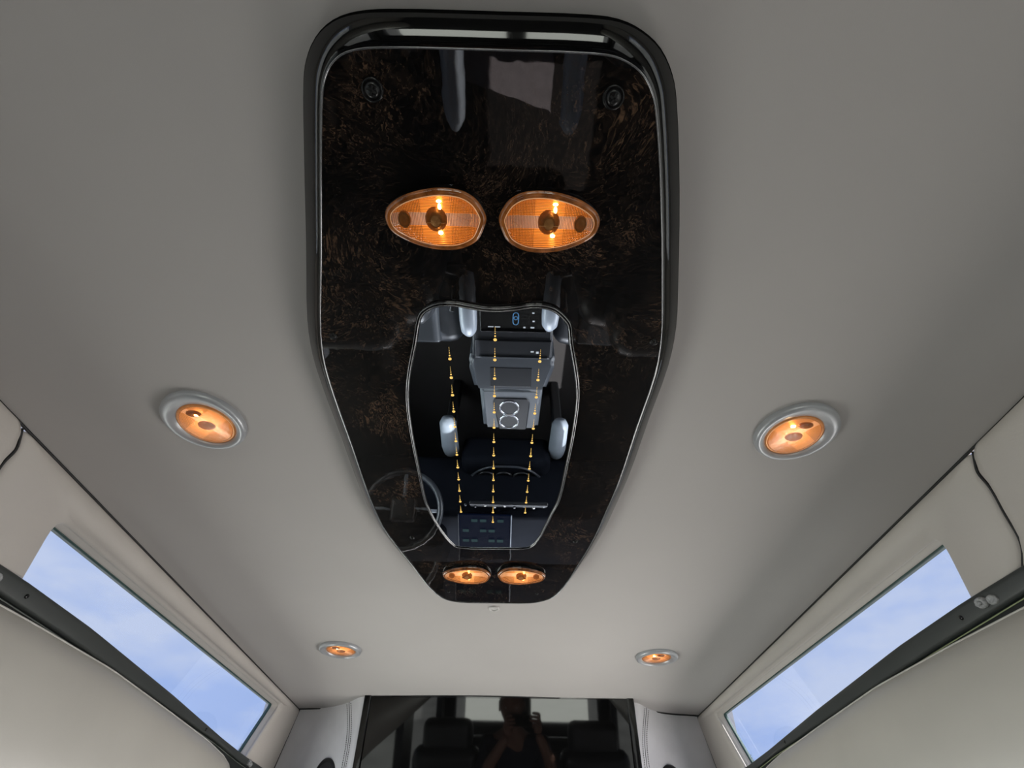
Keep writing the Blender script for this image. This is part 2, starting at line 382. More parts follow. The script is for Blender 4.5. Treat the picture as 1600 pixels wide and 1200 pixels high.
for s, nm in ((-1, 'left'), (1, 'right')):
    outer = [(.456, 1.7585), (1.95, 1.7585), (1.95, 1.55), (.620, 1.55)]
    k_ = .010 if s < 0 else 0
    hole = [(.600 + k_, 1.7185), (1.703, 1.7385), (1.655, 1.545), (.690 + k_, 1.555)]
    wp, Hh, c = panel('wall_' + nm, s, outer, hole, [.030, .014, .02, .02], [.012, .004, .004, .01])
    wp['kind'] = 'structure'; walls[s] = wp
    window(idx, s, Hh, c, nm); idx += 1
    # edge of the rear panel is proud and overlaps; S-shaped split
    outer2 = [(-2.35, 1.7585), (.453, 1.7585), (.617, 1.55), (-2.35, 1.55)]
    hole2 = [(-1.0, 1.72), (.33, 1.715), (.27, 1.555), (-1.0, 1.555)]
    wp2, H2, c2 = panel('leather_panel', s, outer2, hole2, [.02, .035, .02, .02], [.004, .012, .01, .004], wp)
    # shape the split line into the soft S of the photograph
    for me in (wp.data, wp2.data):
        for v in me.vertices:
            z = v.co.z; base = .456 + (ZC - z) * .78; d = abs(v.co.y - base)
            if d < .09: v.co.y += (1 - d / .09) * (YS(z) - base)
    for v in wp2.data.vertices: v.co.x -= s * .004
    path = []
    for i in range(60):
        z = 1.757 - .2 * i / 59; path.append(W(s, YS(z) - .001, z, .0005))
    tube('panel_gap_strip', path, .0018, M['piping'], wp, n=6)
    window(idx, s, H2, c2, nm); idx += 1
    # lower body side with big windows (seen only in reflections)
    lo = []
    def slab(bm, x0, x1, y0, y1, z0, z1):
        r = bmesh.ops.create_cube(bm, size=1)['verts']
        for v in r: v.co = Vector(((x0 + x1) / 2 + v.co.x * (x1 - x0), (y0 + y1) / 2 + v.co.y * (y1 - y0), (z0 + z1) / 2 + v.co.z * (z1 - z0)))
    bm = bmesh.new(); X0, X1 = (s * .86, s * .92)
    slab(bm, X0, X1, -2.4, 3.1, 0, .62); slab(bm, X0, X1, -2.4, 3.1, 1.2, 1.5)
    for y0, y1 in ((-2.4, -2.2), (-.95, -.65), (.72, .92), (1.82, 2.1)): slab(bm, X0, X1, y0, y1, .62, 1.2)
    lw = bmobj('lower_side_panel', bm, M['doortrim'], wp, smooth=False)
    for y0, y1 in ((-2.2, -.95), (-.65, .72), (.92, 1.82), (2.1, 3.1)):
        mesh('glass', [(s * .885, y0, .62), (s * .885, y1, .62), (s * .885, y1, 1.2), (s * .885, y0, 1.2)], [(0, 1, 2, 3)], M['glass'], wp, smooth=False)
    # shelf closing the gap between lower side and upper panel
    mesh('ledge', [(s * .93, -2.4, 1.5), (s * .93, 1.95, 1.5), (s * .66, 1.95, 1.5), (s * .66, -2.4, 1.5), (s * .93, -2.4, 1.49), (s * .93, 1.95, 1.49), (s * .66, 1.95, 1.49), (s * .66, -2.4, 1.49)],
         [(0, 1, 2, 3), (4, 5, 6, 7), (0, 1, 5, 4), (2, 3, 7, 6)], M['doortrim'], wp, smooth=False)
# printed glazing marks in the lower front corner of the two slit windows
def marks(side, wname):
    root = bpy.data.objects[wname]; bm = bmesh.new()
    for r_ in range(3):
        for k in range(4):
            y = 1.655 + k * .0032 + (r_ % 2) * .001; z = 1.632 - r_ * .006
            a = [W(side, y, z, .0355), W(side, y + .0014, z, .0355), W(side, y + .0014, z - .0042, .0355), W(side, y, z - .0042, .0355)]
            bm.faces.new([bm.verts.new(p) for p in a])
    o = bmobj('glazing_mark', bm, mat('grey_glass_print', (.25, .3, .36), .6), root, smooth=False); o['kind'] = 'stuff'
marks(-1, 'window_1'); marks(1, 'window_3')

# floor, front bulkhead, header, rear doors
fl = rbox('floor', (0, .35, -.03), (1.86, 5.5, .06), M['floor'], r=0); fl['kind'] = 'structure'
gd = mesh('ground', [(-40, -40, -.55), (40, -40, -.55), (40, 40, -.55), (-40, 40, -.55)], [(0, 1, 2, 3)], M['ground']); gd['kind'] = 'structure'

YT = [(-.78, 1.86), (-.70, 1.853), (-.6018, 1.840), (-.5521, 1.815), (-.505, 1.776), (-.4691, 1.735), (-.44, 1.700), (-.425, 1.69), (0, 1.69), (.425, 1.69), (.445, 1.700), (.4743, 1.735), (.51, 1.776), (.5589, 1.81), (.62, 1.828), (.70, 1.835), (.78, 1.84)]
yt = crom(YT, 5, False)
def YB(x, z):
    for a, b in zip(yt, yt[1:]):
        if a.x <= x <= b.x: y = a.y + (b.y - a.y) * (x - a.x) / max(1e-9, b.x - a.x); break
    else: y = yt[0].y if x < 0 else yt[-1].y
    return y + .21 * (ZC - z)
wf = bpy.data.objects.new('wall_front', None); link(wf); wf['kind'] = 'structure'
def sgrid(name, xs, zs, m, f, parent, puff=.0):
    vs = []; nx = len(xs(0)) if callable(xs) else len(xs)
    for z in zs:
        X = xs(z) if callable(xs) else xs
        for i, x in enumerate(X):
            e = min(i, nx - 1 - i) / 3; p = puff * (1 - max(0, 1 - e) ** 2)
            vs.append((x, f(x, z) - p, z))
    fs = [(r * nx + i, r * nx + i + 1, (r + 1) * nx + i + 1, (r + 1) * nx + i) for r in range(len(zs) - 1) for i in range(nx - 1)]
    o = mesh(name, vs, fs, m, parent); return o
zs = [1.80 - .5 * i / 22 for i in range(23)]
def seam(s, z):                     # the stitched seam curves towards the TV as it drops
    t = max(0, ZC - z); return s * (.488 - .034 * math.sin(min(1, t / .13) * math.pi / 2) + (-.004 if s > 0 else 0))
for s in (-1, 1):
    sgrid('speaker_panel', lambda z, s=s: [seam(s, z) + (s * .80 - seam(s, z)) * i / 16 for i in range(17)], zs, M['bulk'], YB, wf, .004)
    sgrid('edge_panel', lambda z, s=s: [s * .415 + (seam(s, z) - s * .415) * i / 8 for i in range(9)], zs, M['bulk'], YB, wf, .003)
    bm = bmesh.new()
    for row in (-.0085, .0085):
        z = 1.755
        while z > 1.45:
            pts = []
            for zz in (z, z - .0032):
                x = seam(s, zz) + row; y = YB(x, zz) - .0042
                pts += [(Vector((x - .0010, y, zz)), Vector((x + .0010, y, zz)))]
            (a, b), (c_, d) = pts
            bm.faces.new([bm.verts.new(q) for q in (a, b, d, c_)])
            mid = [q + Vector((0, -.0006, 0)) for q in (a, b, d, c_)]; bm.faces.new([bm.verts.new(q) for q in mid])
            z -= .0052
    st = bmobj('stitching', bm, mat('dark_thread', (.06, .055, .05), .8), wf, smooth=False); st['kind'] = 'stuff'
    tube('seam_groove', [(seam(s, z), YB(seam(s, z), z) - .0006, z) for z in zs[1:]], .0011, M['piping'], wf, n=6)
    # dark gap where the bulkhead meets the side wall
    pth = []
    for i in range(24):
        z = 1.757 - .21 * i / 23; X = SX(1.86) + .25 * (ZC - z) - .004; pth.append((s * X, YB(s * X, z) - .006, z))
    tube('corner_gap_strip', pth, .0032, M['piping'], wf, n=6)
bm = bmesh.new()
def slab2(bm, x0, x1, y0, y1, z0, z1):
    r = bmesh.ops.create_cube(bm, size=1)['verts']
    for v in r: v.co = Vector(((x0 + x1) / 2 + v.co.x * (x1 - x0), (y0 + y1) / 2 + v.co.y * (y1 - y0), (z0 + z1) / 2 + v.co.z * (z1 - z0)))
slab2(bm, -.92, .92, 1.80, 2.75, 1.44, 1.5); slab2(bm, -.70, .70, 1.96, 2.0, 1.3, 1.86)
bmobj('cab_header', bm, M['headliner'], wf, smooth=False)
mesh('windshield', [(-.8, 2.72, 1.45), (.8, 2.72, 1.45), (.86, 3.1, .98), (-.86, 3.1, .98)], [(0, 1, 2, 3)], M['glass'], wf, smooth=False)
bm = bmesh.new()
for a in ((-.93, .93, 3.08, 3.14, 0, .98), (-.93, -.8, 2.7, 3.14, .98, 1.5), (.8, .93, 2.7, 3.14, .98, 1.5)): slab2(bm, *a)
bmobj('firewall', bm, M['doortrim'], wf, smooth=False)
wr = bpy.data.objects.new('wall_rear', None); link(wr); wr['kind'] = 'structure'
bm = bmesh.new()
for a in ((-.93, .93, -2.46, -2.38, 0, .82), (-.93, .93, -2.46, -2.38, 1.28, 1.78), (-.93, -.75, -2.46, -2.38, .82, 1.28), (.75, .93, -2.46, -2.38, .82, 1.28), (-.05, .05, -2.46, -2.38, .82, 1.28)): slab2(bm, *a)
bmobj('rear_door_panel', bm, M['doortrim'], wr, smooth=False)
for x0, x1 in ((-.75, -.05), (.05, .75)):
    mesh('glass', [(x0, -2.42, .82), (x1, -2.42, .82), (x1, -2.42, 1.28), (x0, -2.42, 1.28)], [(0, 1, 2, 3)], M['glass'], wr, smooth=False)

# rails below the slit windows
def interp(tab, y):
    if y <= tab[0][0]: return tab[0][1]
    for (a, va), (b, vb) in zip(tab, tab[1:]):
        if y <= b: return va + (vb - va) * (y - a) / (b - a)
    return tab[-1][1]
RT = [(-2.3, 1.630), (.5, 1.632), (.64, 1.6345), (.81, 1.6325), (1.13, 1.6195), (1.44, 1.603), (1.6, 1.597), (1.9, 1.592)]
RB = [(-2.3, 1.610), (.5, 1.611), (.75, 1.6085), (1.0, 1.603), (1.41, 1.592), (1.6, 1.582), (1.9, 1.575)]
PT = [(-2.3, 1.588), (.5, 1.592), (.7, 1.5965), (.9, 1.598), (1.13, 1.590), (1.35, 1.581), (1.46, 1.572), (1.52, 1.562), (1.555, 1.545), (1.575, 1.515), (1.582, 1.48)]
for s, nm in ((-1, 'left'), (1, 'right')):
    loops = []; ys = [-2.3, -1.5, -.8, -.2, .2] + [.35 + 1.5 * i / 40 for i in range(41)]
    for y in ys:
        t, b = interp(RT, y), interp(RB, y)
        loops.append([W(s, y, t - .002, .012), W(s, y, t, -.006), W(s, y, t + .0003, -.013), W(s, y, t - .0012, -.0155), W(s, y, t - .006, -.0165), W(s, y, b + .004, -.017), W(s, y, b + .001, -.0165), W(s, y, b, -.014), W(s, y, b, .012)])
    vs, fs = loops_mesh(loops)
    r = mesh('trim_%d' % (1 if s < 0 else 2), vs, fs, M['rail']); r['kind'] = 'structure'
    loops = []
    for y in ys:
        b = interp(RB, y)
        loops.append([W(s, y, b + .001, .010), W(s, y, b + .001, -.011), W(s, y, b - .004, -.0135), W(s, y, b - .03, -.014), W(s, y, 1.50, -.01), W(s, y, 1.50, .010)])
    vs, fs = loops_mesh(loops); mesh('shade_channel', vs, fs, M['raildark'], r)
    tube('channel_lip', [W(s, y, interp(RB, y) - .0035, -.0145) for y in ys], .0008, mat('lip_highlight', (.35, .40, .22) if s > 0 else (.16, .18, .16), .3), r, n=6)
    for y in ((.66, .72), (1.33, 1.36))[0][:1] + (1.33,):
        c = W(s, y, (interp(RT, y) + interp(RB, y)) / 2 - .001, -.0172)
        sh = lathe('screw', [(.0001, .0012), (.0022, .0012), (.003, .0004), (.0031, -.001)], M['screw'], r, 16)
        sh.location = c; sh.rotation_euler = Vector((-s, 0, -.25)).to_track_quat('Z', 'Y').to_euler()

# clear clips on the rail
def clip(s, y, label, group):
    z = (interp(RT, y) + interp(RB, y)) / 2 - .001
    root = empty('plastic_clip', W(s, y, z, -.0165)); tag(root, label, 'clip', group)
    q = Vector((-s, 0, -.25)).to_track_quat('Z', 'Y').to_matrix().to_4x4(); root.rotation_euler = q.to_euler()
    for nm, dx, dy, rx, ry, h in (('base', .0075, -.001, .0085, .0062, .004), ('hook', -.0075, .0015, .0095, .0070, .007)):
        prof = [(.02, h * .8), (.3, h * .75), (.5, h), (.8, h * .95), (.95, h * .7), (1, h * .3), (1, -.001)]
        lp = [[Vector((dx + rx * a * math.cos(2 * math.pi * k / 14) * (1 + .12 * math.sin(3 * k)), dy + ry * a * math.sin(2 * math.pi * k / 14), zz)) for k in range(14)] for a, zz in prof]
        vs, fs = loops_mesh(lp, True, True)
        o = mesh(nm, vs, fs, M['clip'], root)
    t = lathe('rivet', [(.0001, .0085), (.0020, .0082), (.0026, .006), (.0026, .002)], M['clip'], root, 12); t.location = (-.0075, .002, 0)
    return root
clip(-1, .592, 'clear plastic clip at the near end of the rail under the left window', None)
clip(-1, 1.66, 'clear plastic clip at the far end of the rail under the left window', None)
clip(1, .605, 'clear plastic clip on the dark rail below the right window', None)

# padded leather panels hanging under the rails
for s, nm, lab in ((-1, 'left', 'padded pale leather panel below the dark rail on the left side, warm and bright'), (1, 'right', 'padded grey leather panel below the dark rail on the right side, darker and greenish')):
    loops = []; ys = [-2.3, -1.6, -1, -.5, -.1, .2] + [.3 + 1.16 * i / 36 for i in range(37)] + [1.49, 1.515, 1.535, 1.55, 1.562, 1.572, 1.579, 1.582]
    for y in ys:
        t = interp(PT, y); e = max(0, min(1, (1.60 - y) / .14)) ** .5
        zb = 1.02; prof = [(-.012, 0, 0), (-.028, 0, .001), (-.033, 0, -.001), (-.038, .0, -.006), (-.050, .06, 0), (-.066, .16, 0), (-.082, .30, 0), (-.092, .45, 0), (-.096, .60, 0), (-.09, .8, 0), (-.07, .95, 0), (-.03, 1, 0)]
        loops.append([W(s, y, t - f * (t - zb) * .38 + dz, -.0 + d * (1 if d > -.034 else (e * .9 + .1)) - .25 * f * (t - zb) * .38 * .55) for d, f, dz in prof])
    vs, fs = loops_mesh(loops, False, False, ring=False)
    # end cap at the far end
    k = len(loops[0]); last = (len(loops) - 1) * k
    vs = list(vs) + [W(s, 1.575, v.z, .0) for v in loops[-1]]; b0 = len(vs) - k
    fs += [(last + i, last + i + 1, b0 + i + 1, b0 + i) for i in range(k - 1)]
    o = mesh('padded_panel', vs, fs, M['pad']); tag(o, lab, 'panel')
    tube('piping', [W(s, y, interp(PT, y) + .0012, -.029) for y in ys[:-2]], .0014, mat('pale_piping', (.62, .6, .57), .4), o, n=6)

# ================================================================== OVERHEAD CONSOLE
con = empty('overhead_console', (-.01, .45, ZC)); tag(con, 'glossy dark burl overhead console with mirror and amber lamps, mounted along the ceiling', 'console')
def DZ(y): return -.075 * max(0, y - .745)
face = ccw([(-.1281, .0577), (-.1247, .0499), (-.1181, .0412), (-.1091, .0352), (-.0975, .0321), (-.0797, .0307), (0, .0304), (.060, .0307), (.0775, .0321), (.0900, .0362), (.1000, .0425), (.1085, .053), (.1135, .0640),
     (.1329, .128), (.155, .2153), (.1661, .2650), (.1706, .3132), (.1680, .3948), (.1650, .5108), (.1585, .5905), (.1530, .6487), (.1390, .735), (.1200, .8150), (.1030, .8526), (.085, .868), (.0600, .8773), (0, .8800), (-.0750, .8800), (-.0980, .872), (-.1170, .8510),
     (-.1480, .7665), (-.1761, .6657), (-.1835, .6192), (-.1878, .5521), (-.1895, .4469), (-.1915, .3569), (-.1903, .3094), (-.184, .2687), (-.1615, .1839), (-.1406, .1029)])
F2 = ccw([tuple(v) for v in crom(face, 3)])
def relocal(o, root): # objects are modelled in world coordinates: shift them under their Empty
    o.matrix_parent_inverse = root.matrix_world.inverted(); return o
bpy.context.view_layer.update()
def rimw(p): return .006 + .014 * min(1, max(0, (.86 - p.y) / .12))
def L3(o_, z, f=1.0):
    q = offset(F2, (lambda p: rimw(p) * o_)) if o_ else [Vector(p) for p in F2]
    return [Vector((p.x, p.y, z + DZ(p0[1]) * f)) for p, p0 in zip(q, F2)]
contact_shade = [L3(1.0, ZC + .001, 0), L3(1.0, ZC - .008, .2), L3(.99, ZC - .0115, .4), L3(.965, ZC - .0138, .5), L3(.92, ZC - .0158, .6)]
vs, fs = loops_mesh(contact_shade); relocal(mesh('contact_shade_band', vs, fs, mat('matte_black_contact_shade', (.004, .004, .004), .95, spec=.0), con), con)  # outer rim band in matte black: contact shadow painted as colour
loops = [L3(.92, ZC - .0158, .6), L3(.80, ZC - .0184, .7), L3(.62, ZC - .0220, .8), L3(.42, ZC - .0256, .9), L3(.22, ZC - .0286, 1), L3(.06, ZC - .0303, 1), L3(0, ZF - .0002, 1)]
vs, fs = loops_mesh(loops)
relocal(mesh('rim', vs, fs, M['gloss'], con), con)
# burl face with a crease towards the front
bm = bmesh.new(); bv = [bm.verts.new((p[0], p[1], ZF)) for p in offset(F2, .0005)]; bm.faces.new(bv)
bmesh.ops.bisect_plane(bm, geom=bm.verts[:] + bm.edges[:] + bm.faces[:], plane_co=(0, .745, ZF), plane_no=(0, 1, 0))
for v in bm.verts: v.co.z = ZF + DZ(v.co.y)
relocal(bmobj('burl_face', bm, M['burl'], con, smooth=False), con)
relocal(tube('edge_highlight', [(p.x, p.y, ZF - .0008 + DZ(p.y)) for p in offset(F2, .0004)], .0007, mat('highlight_and_bead_metal', (.35, .35, .36), .15, metal=.8), con, closed=True, n=6), con)  # thin bright bead added to draw the specular highlight along the edge

# screws in cup washers
for i, (x, y, r_) in enumerate(((-.092, .055, .0080), (.0813, .0556, .0080), (-.1724, .2726, .0042), (.1595, .2695, .0042), (-.140, .668, .0042), (.124, .668, .0042), (-.0925, .845, .0030), (.072, .845, .0030))):
    e = r_ / .0062
    c = mesh('screw', *loops_mesh([[Vector((x + rr * e * math.cos(a), y + rr * e * math.sin(a), ZF + DZ(y) - h * e)) for a in [2 * math.pi * k / 24 for k in range(24)]] for rr, h in
             ((.0062, 0), (.006, .0014), (.0052, .0019), (.0045, .0010), (.0043, .0010), (.0040, .0022), (.0028, .0030), (.0001, .0032))]), M['screw'], con)
    relocal(c, con)
    bm = bmesh.new()
    for a in (.4, .4 + math.pi / 2):
        r = bmesh.ops.create_cube(bm, size=1)['verts']
        for v in r:
            p = Vector((v.co.x * .0052 * e, v.co.y * .0011 * e, v.co.z * .0008)); p.rotate(Matrix.Rotation(a, 3, 'Z')); v.co = p + Vector((x, y, ZF + DZ(y) - .0033 * e))
    relocal(bmobj('cross_recess', bm, mat('recess_black', (.002, .002, .002), .8) if i == 0 else bpy.data.materials['recess_black'], c, smooth=False), c) if False else None
    o = bmobj('cross_recess', bm, mat('recess_black', (.002, .002, .002), .8) if i == 0 else bpy.data.materials['recess_black'], c, smooth=False)

# mirror
mo = [(-.0829, .246), (-.0781, .2375), (-.0693, .2308), (-.0584, .2268), (-.0436, .2262), (-.0301, .2285), (-.0150, .2310), (-.001, .2312), (.013, .2295), (.0300, .2262), (.042, .2262), (.0549, .2300), (.0650, .2385), (.072, .2481), (.0764, .2699),
      (.0878, .318), (.0925, .3486), (.0940, .409), (.0925, .4676), (.0890, .549), (.0825, .5804), (.0610, .6734), (.0490, .6883), (.0105, .6925), (-.0687, .6908), (-.0800, .6761), (-.0966, .6269), (-.1089, .5654), (-.1107, .4933), (-.1114, .4119), (-.1088, .3575), (-.1021, .3187), (-.0904, .2751)]
mo = ccw([tuple(v) for v in crom(mo, 3)])
ZM = ZF - .0035
mi = offset(mo, -.0045)
vs, fs = loops_mesh([[Vector((p[0], p[1], ZM + .0008)) for p in mi], [Vector((p[0], p[1], ZM)) for p in offset(mo, -.0052)]], False, True)
mir = relocal(mesh('mirror', vs, fs, M['mirror'], con, smooth=False), con)
prof = [(.0, 0), (-.0004, .0022), (-.0014, .0034), (-.0022, .0030), (-.0026, .0038), (-.0034, .0048), (-.0042, .0042), (-.0050, .0034)]
vs, fs = loops_mesh([[Vector((p[0], p[1], ZF - h)) for p in offset(mo, d)] for d, h in prof])
mf = mesh('mirror_frame', vs, fs, M['gloss'], con); relocal(mf, con)
for d, h, r_ in ((-.0014, .0036, .0006), (-.0035, .0050, .0006)):
    o = tube('chrome_bead', [(p[0], p[1], ZF - h) for p in offset(mo, d)], r_, bpy.data.materials['highlight_and_bead_metal'], mf, closed=True, n=6)
# gold light beads in three rows across the mirror
def bead_mesh():
    bm = bmesh.new()
    for dy, r_ in ((0, .0018), (-.0046, .0009), (-.0080, .0006), (-.0108, .00045), (-.0132, .00035), (-.0152, .0003)):
        v = bmesh.ops.create_uvsphere(bm, u_segments=10, v_segments=6, radius=r_)['verts']
        for q in v: q.co.z = q.co.z * .35; q.co.y += dy
    me = bpy.data.meshes.new('light_bead'); bm.to_mesh(me); bm.free(); me.materials.append(M['bead'])
    for p in me.polygons: p.use_smooth = True
    return me
bmsh = bead_mesh()
def row(x0, y0, x1, y1, n):
    for i in range(n):
        t = i / (n - 1); o = bpy.data.objects.new('light_bead', bmsh); link(o, mir)
        o.location = (x0 + (x1 - x0) * t, y0 + (y1 - y0) * t, ZM - .0003)
row(-.0045, .2694, -.009, .6108, 14); row(-.0528, .2959, -.0564, .585, 12); row(.0431, .2963, .0393, .5834, 12)

# amber reading lamps: teardrop lamps in pairs
TD = [(-.0973, .1461), (-.0945, .1372), (-.0831, .1283), (-.0675, .1225), (-.0488, .1196), (-.0305, .1215), (-.0196, .1278), (-.0136, .1363), (-.0111, .1438), (-.0139, .1544), (-.0194, .164), (-.0331, .1714), (-.0493, .1732), (-.0665, .1709), (-.0831, .1644), (-.0938, .1566)]
TD = [(x + .0542, y - .1465) for x, y in TD]
def reading_lamp(cx, cy, flip, sc_=1.0, soft=False, lab=None, tilt=0):
    root = bpy.data.objects.new('reading_lamp', None); link(root, con)
    root.matrix_parent_inverse = con.matrix_world.inverted(); root.location = (cx, cy, ZF + DZ(cy)); root.rotation_euler = (math.atan(-.075) if cy > .745 else 0, 0, 0)
    if lab: root['label'] = lab
    O = [(x * flip * sc_, y * sc_) for x, y in TD]; O = ccw([tuple(v) for v in crom(ccw(O), 4)])
    def lp(d, h): return [Vector((p[0], p[1], -h)) for p in offset(O, d)]
    vs, fs = loops_mesh([lp(.0, 0), lp(.0002, .003), lp(-.0006, .0048)]); mesh('housing', vs, fs, M['gloss'], root)
    vs, fs = loops_mesh([lp(-.0004, .0044), lp(-.0010, .0062), lp(-.0030, .0080), lp(-.0048, .0072), lp(-.0062, .0068)]); mesh('lens_rim', vs, fs, M['amberrim'], root)
    tube('rim_highlight', lp(-.0056, .0074), .00045, mat('pale_amber_edge', (.9, .6, .4), .2, emit=(1, .5, .2), es=.25), root, closed=True, n=6)
    R = [lp(-.0056, .0060), lp(-.009, .0034), lp(-.0125, .0026)]
    vs, fs = loops_mesh(R, False, True); mesh('reflector', vs, fs, M['amber_soft' if soft else 'amber'], root)
    vs, fs = loops_mesh([lp(-.0056, .0082), lp(-.010, .0092), lp(-.0145, .0097)], False, True); mesh('lens', vs, fs, M['lensglass'], root)
    # domed bulb shade, oval pivot knob and the bulb behind them
    c = lathe('bulb_shade', [(.0001, -.0100), (.004, -.0097), (.007, -.0086), (.0088, -.0066), (.0092, -.005)], M['capsoft' if soft else 'cap'], root, 28, sc_, sc_ * 1.16); c.location = (.0005 * flip, -.001, 0)
    b = rbox('shade_band', (.0005 * flip, .0005, -.0086), (.0165 * sc_, .0007, .0026), M['cap'], root, r=.0003, seg=1)
    k = lathe('pivot_knob', [(.0001, -.0078), (.0030, -.0078), (.0044, -.0064), (.0048, -.0072), (.0052, -.0066), (.0054, -.0048)], M['capsoft' if soft else 'cap'], root, 24, 1.0 * sc_, 1.35 * sc_); k.location = (-.0262 * flip * sc_, -.0005, 0)
    for bx, by, ax, ay in ((.0040, -.0162, .0022, .0012), (.0042, -.0115, .0014, .0030), (.0036, .0105, .0021, .0016)):
        bl = lathe('bulb', [(.0001, -.0014), (.6, -.0011), (.92, -.0005), (1, 0), (.9, .0006), (.0001, .001)], M['bulbsoft' if soft else 'bulb'], root, 14, ax * sc_, ay * sc_); bl.location = (bx * sc_, by * sc_, -.0058)
    return root
reading_lamp(-.0542, .1465, 1, 1, False, 'left lamp of the near pair, amber teardrop')
reading_lamp(.0417, .1467, -1, 1, False, 'right lamp of the near pair, amber teardrop')
reading_lamp(-.0560, .7790, 1, 1, True, 'left lamp of the far pair, amber oval')
reading_lamp(.0405, .7770, -1, 1, True, 'right lamp of the far pair, amber oval')
# ================================================================== RECESSED CEILING LIGHTS
def ceiling_light(x, y, rot, lab, yo=.009):
    root = empty('ceiling_light', (x, y, ZC)); tag(root, lab, 'ceiling light', 'round amber lights set in the ceiling')
    n = 48; C0 = [(math.cos(2 * math.pi * k / n), math.sin(2 * math.pi * k / n)) for k in range(n)]
    def circ(r, z, cy=0, sx=1, sy=1): return [Vector((r * sx * a, cy + r * sy * b, z)) for a, b in C0]
    loops = [circ(.0525, .002), circ(.0525, -.003), circ(.0515, -.0065), circ(.0490, -.0085), circ(.046, -.0088, .001), circ(.042, -.0072, .002), circ(.0385, -.0045, .004), circ(.0365, -.002, .0058)]
    vs, fs = loops_mesh(loops); mesh('trim_ring', vs, fs, M['silver'], root)
    vs, fs = loops_mesh([circ(.0367, -.0022, .0058), circ(.0362, -.0034, .006), circ(.034, -.0040, .006), circ(.0325, -.0034, .006)]); mesh('lens_rim', vs, fs, M['capsoft'], root)
    hold = mesh('reflector', *loops_mesh([circ(.0340, -.0030), circ(.030, -.0016), circ(.0001, -.0012)]), M['amber_soft'], root); hold.location = (0, .006, 0); hold.rotation_euler[2] = rot
    ln = mesh('lens', *loops_mesh([circ(.0335, -.0042), circ(.028, -.0060), circ(.015, -.0072), circ(.0001, -.0076)]), M['lensglass'], root); ln.location = (0, .006, 0)
    c = lathe('bulb_shade', [(.0001, -.0060), (.006, -.0057), (.010, -.0046), (.0115, -.0030)], M['capsoft'], root, 28, 1, .72); c.location = (0, .0075, 0)
    b = rbox('bulb', (-.004 if x < 0 else -.010, -.013, -.0042), (.0055, .004, .0022), M['bulb'], root, r=.001, seg=2)
    k = lathe('pivot_knob', [(.0001, -.0050), (.0060, -.0052), (.0075, -.0042), (.0080, -.0026)], M['amberrim'], root, 24, 1.25, .7); k.location = (.006 if x > 0 else -.008, -.0145, 0)
    return root
ceiling_light(-.390, .4350, .9, 'near left amber ceiling light in a silver ring, between console and left window')
ceiling_light(.3905, .4290, -.9, 'near right amber ceiling light in a silver ring, between console and right window')
ceiling_light(-.403, 1.270, .9, 'small far left amber ceiling light close to the television')
ceiling_light(.405, 1.273, -.9, 'small far right amber ceiling light close to the television')
sn = empty('ceiling_sensor', (-.0105, 1.003, ZC)); tag(sn, 'tiny round white sensor in the ceiling just in front of the burl console', 'sensor')
lathe('sensor_ring', [(.0118, .001), (.0116, -.0020), (.0106, -.0036), (.0092, -.0036), (.0080, -.0010)], M['whiteplastic'], sn, 28)
lathe('sensor_dome', [(.0082, -.0006), (.005, -.0022), (.0001, -.0028)], M['whiteplastic'], sn, 20)

# ================================================================== TELEVISION AND SPEAKERS
tv = empty('television', (0, 1.660, 1.775)); tag(tv, 'wide black flat television filling the front bulkhead between leather panels', 'television')
tv.rotation_euler = (math.radians(12), 0, math.radians(-1.9))
TW, TH = .846, .49
rbox('casing', (0, .022, -TH / 2), (TW, .04, TH), M['gloss'], tv, r=.004)
rbox('screen', (0, -.0005, -TH / 2 - .002), (TW - .05, .006, TH - .03), M['tvscreen'], tv, r=.001, seg=1)
rbox('bezel', (-TW / 2 + .013, -.001, -TH / 2), (.020, .008, TH - .002), M['gloss'], tv, r=.002); rbox('bezel', (TW / 2 - .013, -.001, -TH / 2), (.020, .008, TH - .002), M['gloss'], tv, r=.002)
for s, lab in ((-1, 'round black speaker in the leather panel left of the television'), (1, 'round black speaker in the leather panel right of the television')):
    x = -.525 if s < 0 else .540; z = 1.570 if s < 0 else 1.572
    sp = empty('speaker', (x, YB(x, z) - .002, z)); tag(sp, lab, 'speaker', 'black speakers beside the television')
    slope = (YB(x + .02, z) - YB(x - .02, z)) / .04
    sp.rotation_euler = Vector((slope, -1, -.21)).to_track_quat('Z', 'Y').to_euler()
    lathe('surround', [(.060, -.006), (.060, .004), (.057, .008), (.052, .009), (.048, .006)], M['black'], sp, 48)
    lathe('grille', [(.0485, .0055), (.035, .0075), (.0001, .0085)], mat('speaker_mesh', (.02, .02, .022), .5, bump=(1500, 1, .001)), sp, 40)

# ================================================================== CABIN BELOW (seen in the mirror and the lacquer)
def tsides(pts, z0, z1, name, m, parent, r=.01):
    bm = bmesh.new(); b = [bm.verts.new((x, y, z0)) for x, y in pts]; f = bm.faces.new(b)
    e = bmesh.ops.extrude_face_region(bm, geom=[f]); vv = [v for v in e['geom'] if isinstance(v, bmesh.types.BMVert)]
    bmesh.ops.translate(bm, verts=vv, vec=(0, 0, z1 - z0))
    if r: bmesh.ops.bevel(bm, geom=bm.edges[:], offset=r, segments=3, affect='EDGES')
    o = bmobj(name, bm, m, parent); o.modifiers.new('weighted', 'WEIGHTED_NORMAL').weight = 100
    return o
cc = empty('center_console', (.015, 1.2, 0)); tag(cc, 'graphite centre console between the front seats, seen in the ceiling mirror', 'console')
def cbox(name, c, size, m, r=.01, rot=None, parent=None):
    o = rbox(name, (c[0] - .015, c[1] - 1.2, c[2]), size, m, parent or cc, r=r, rot=rot); return o
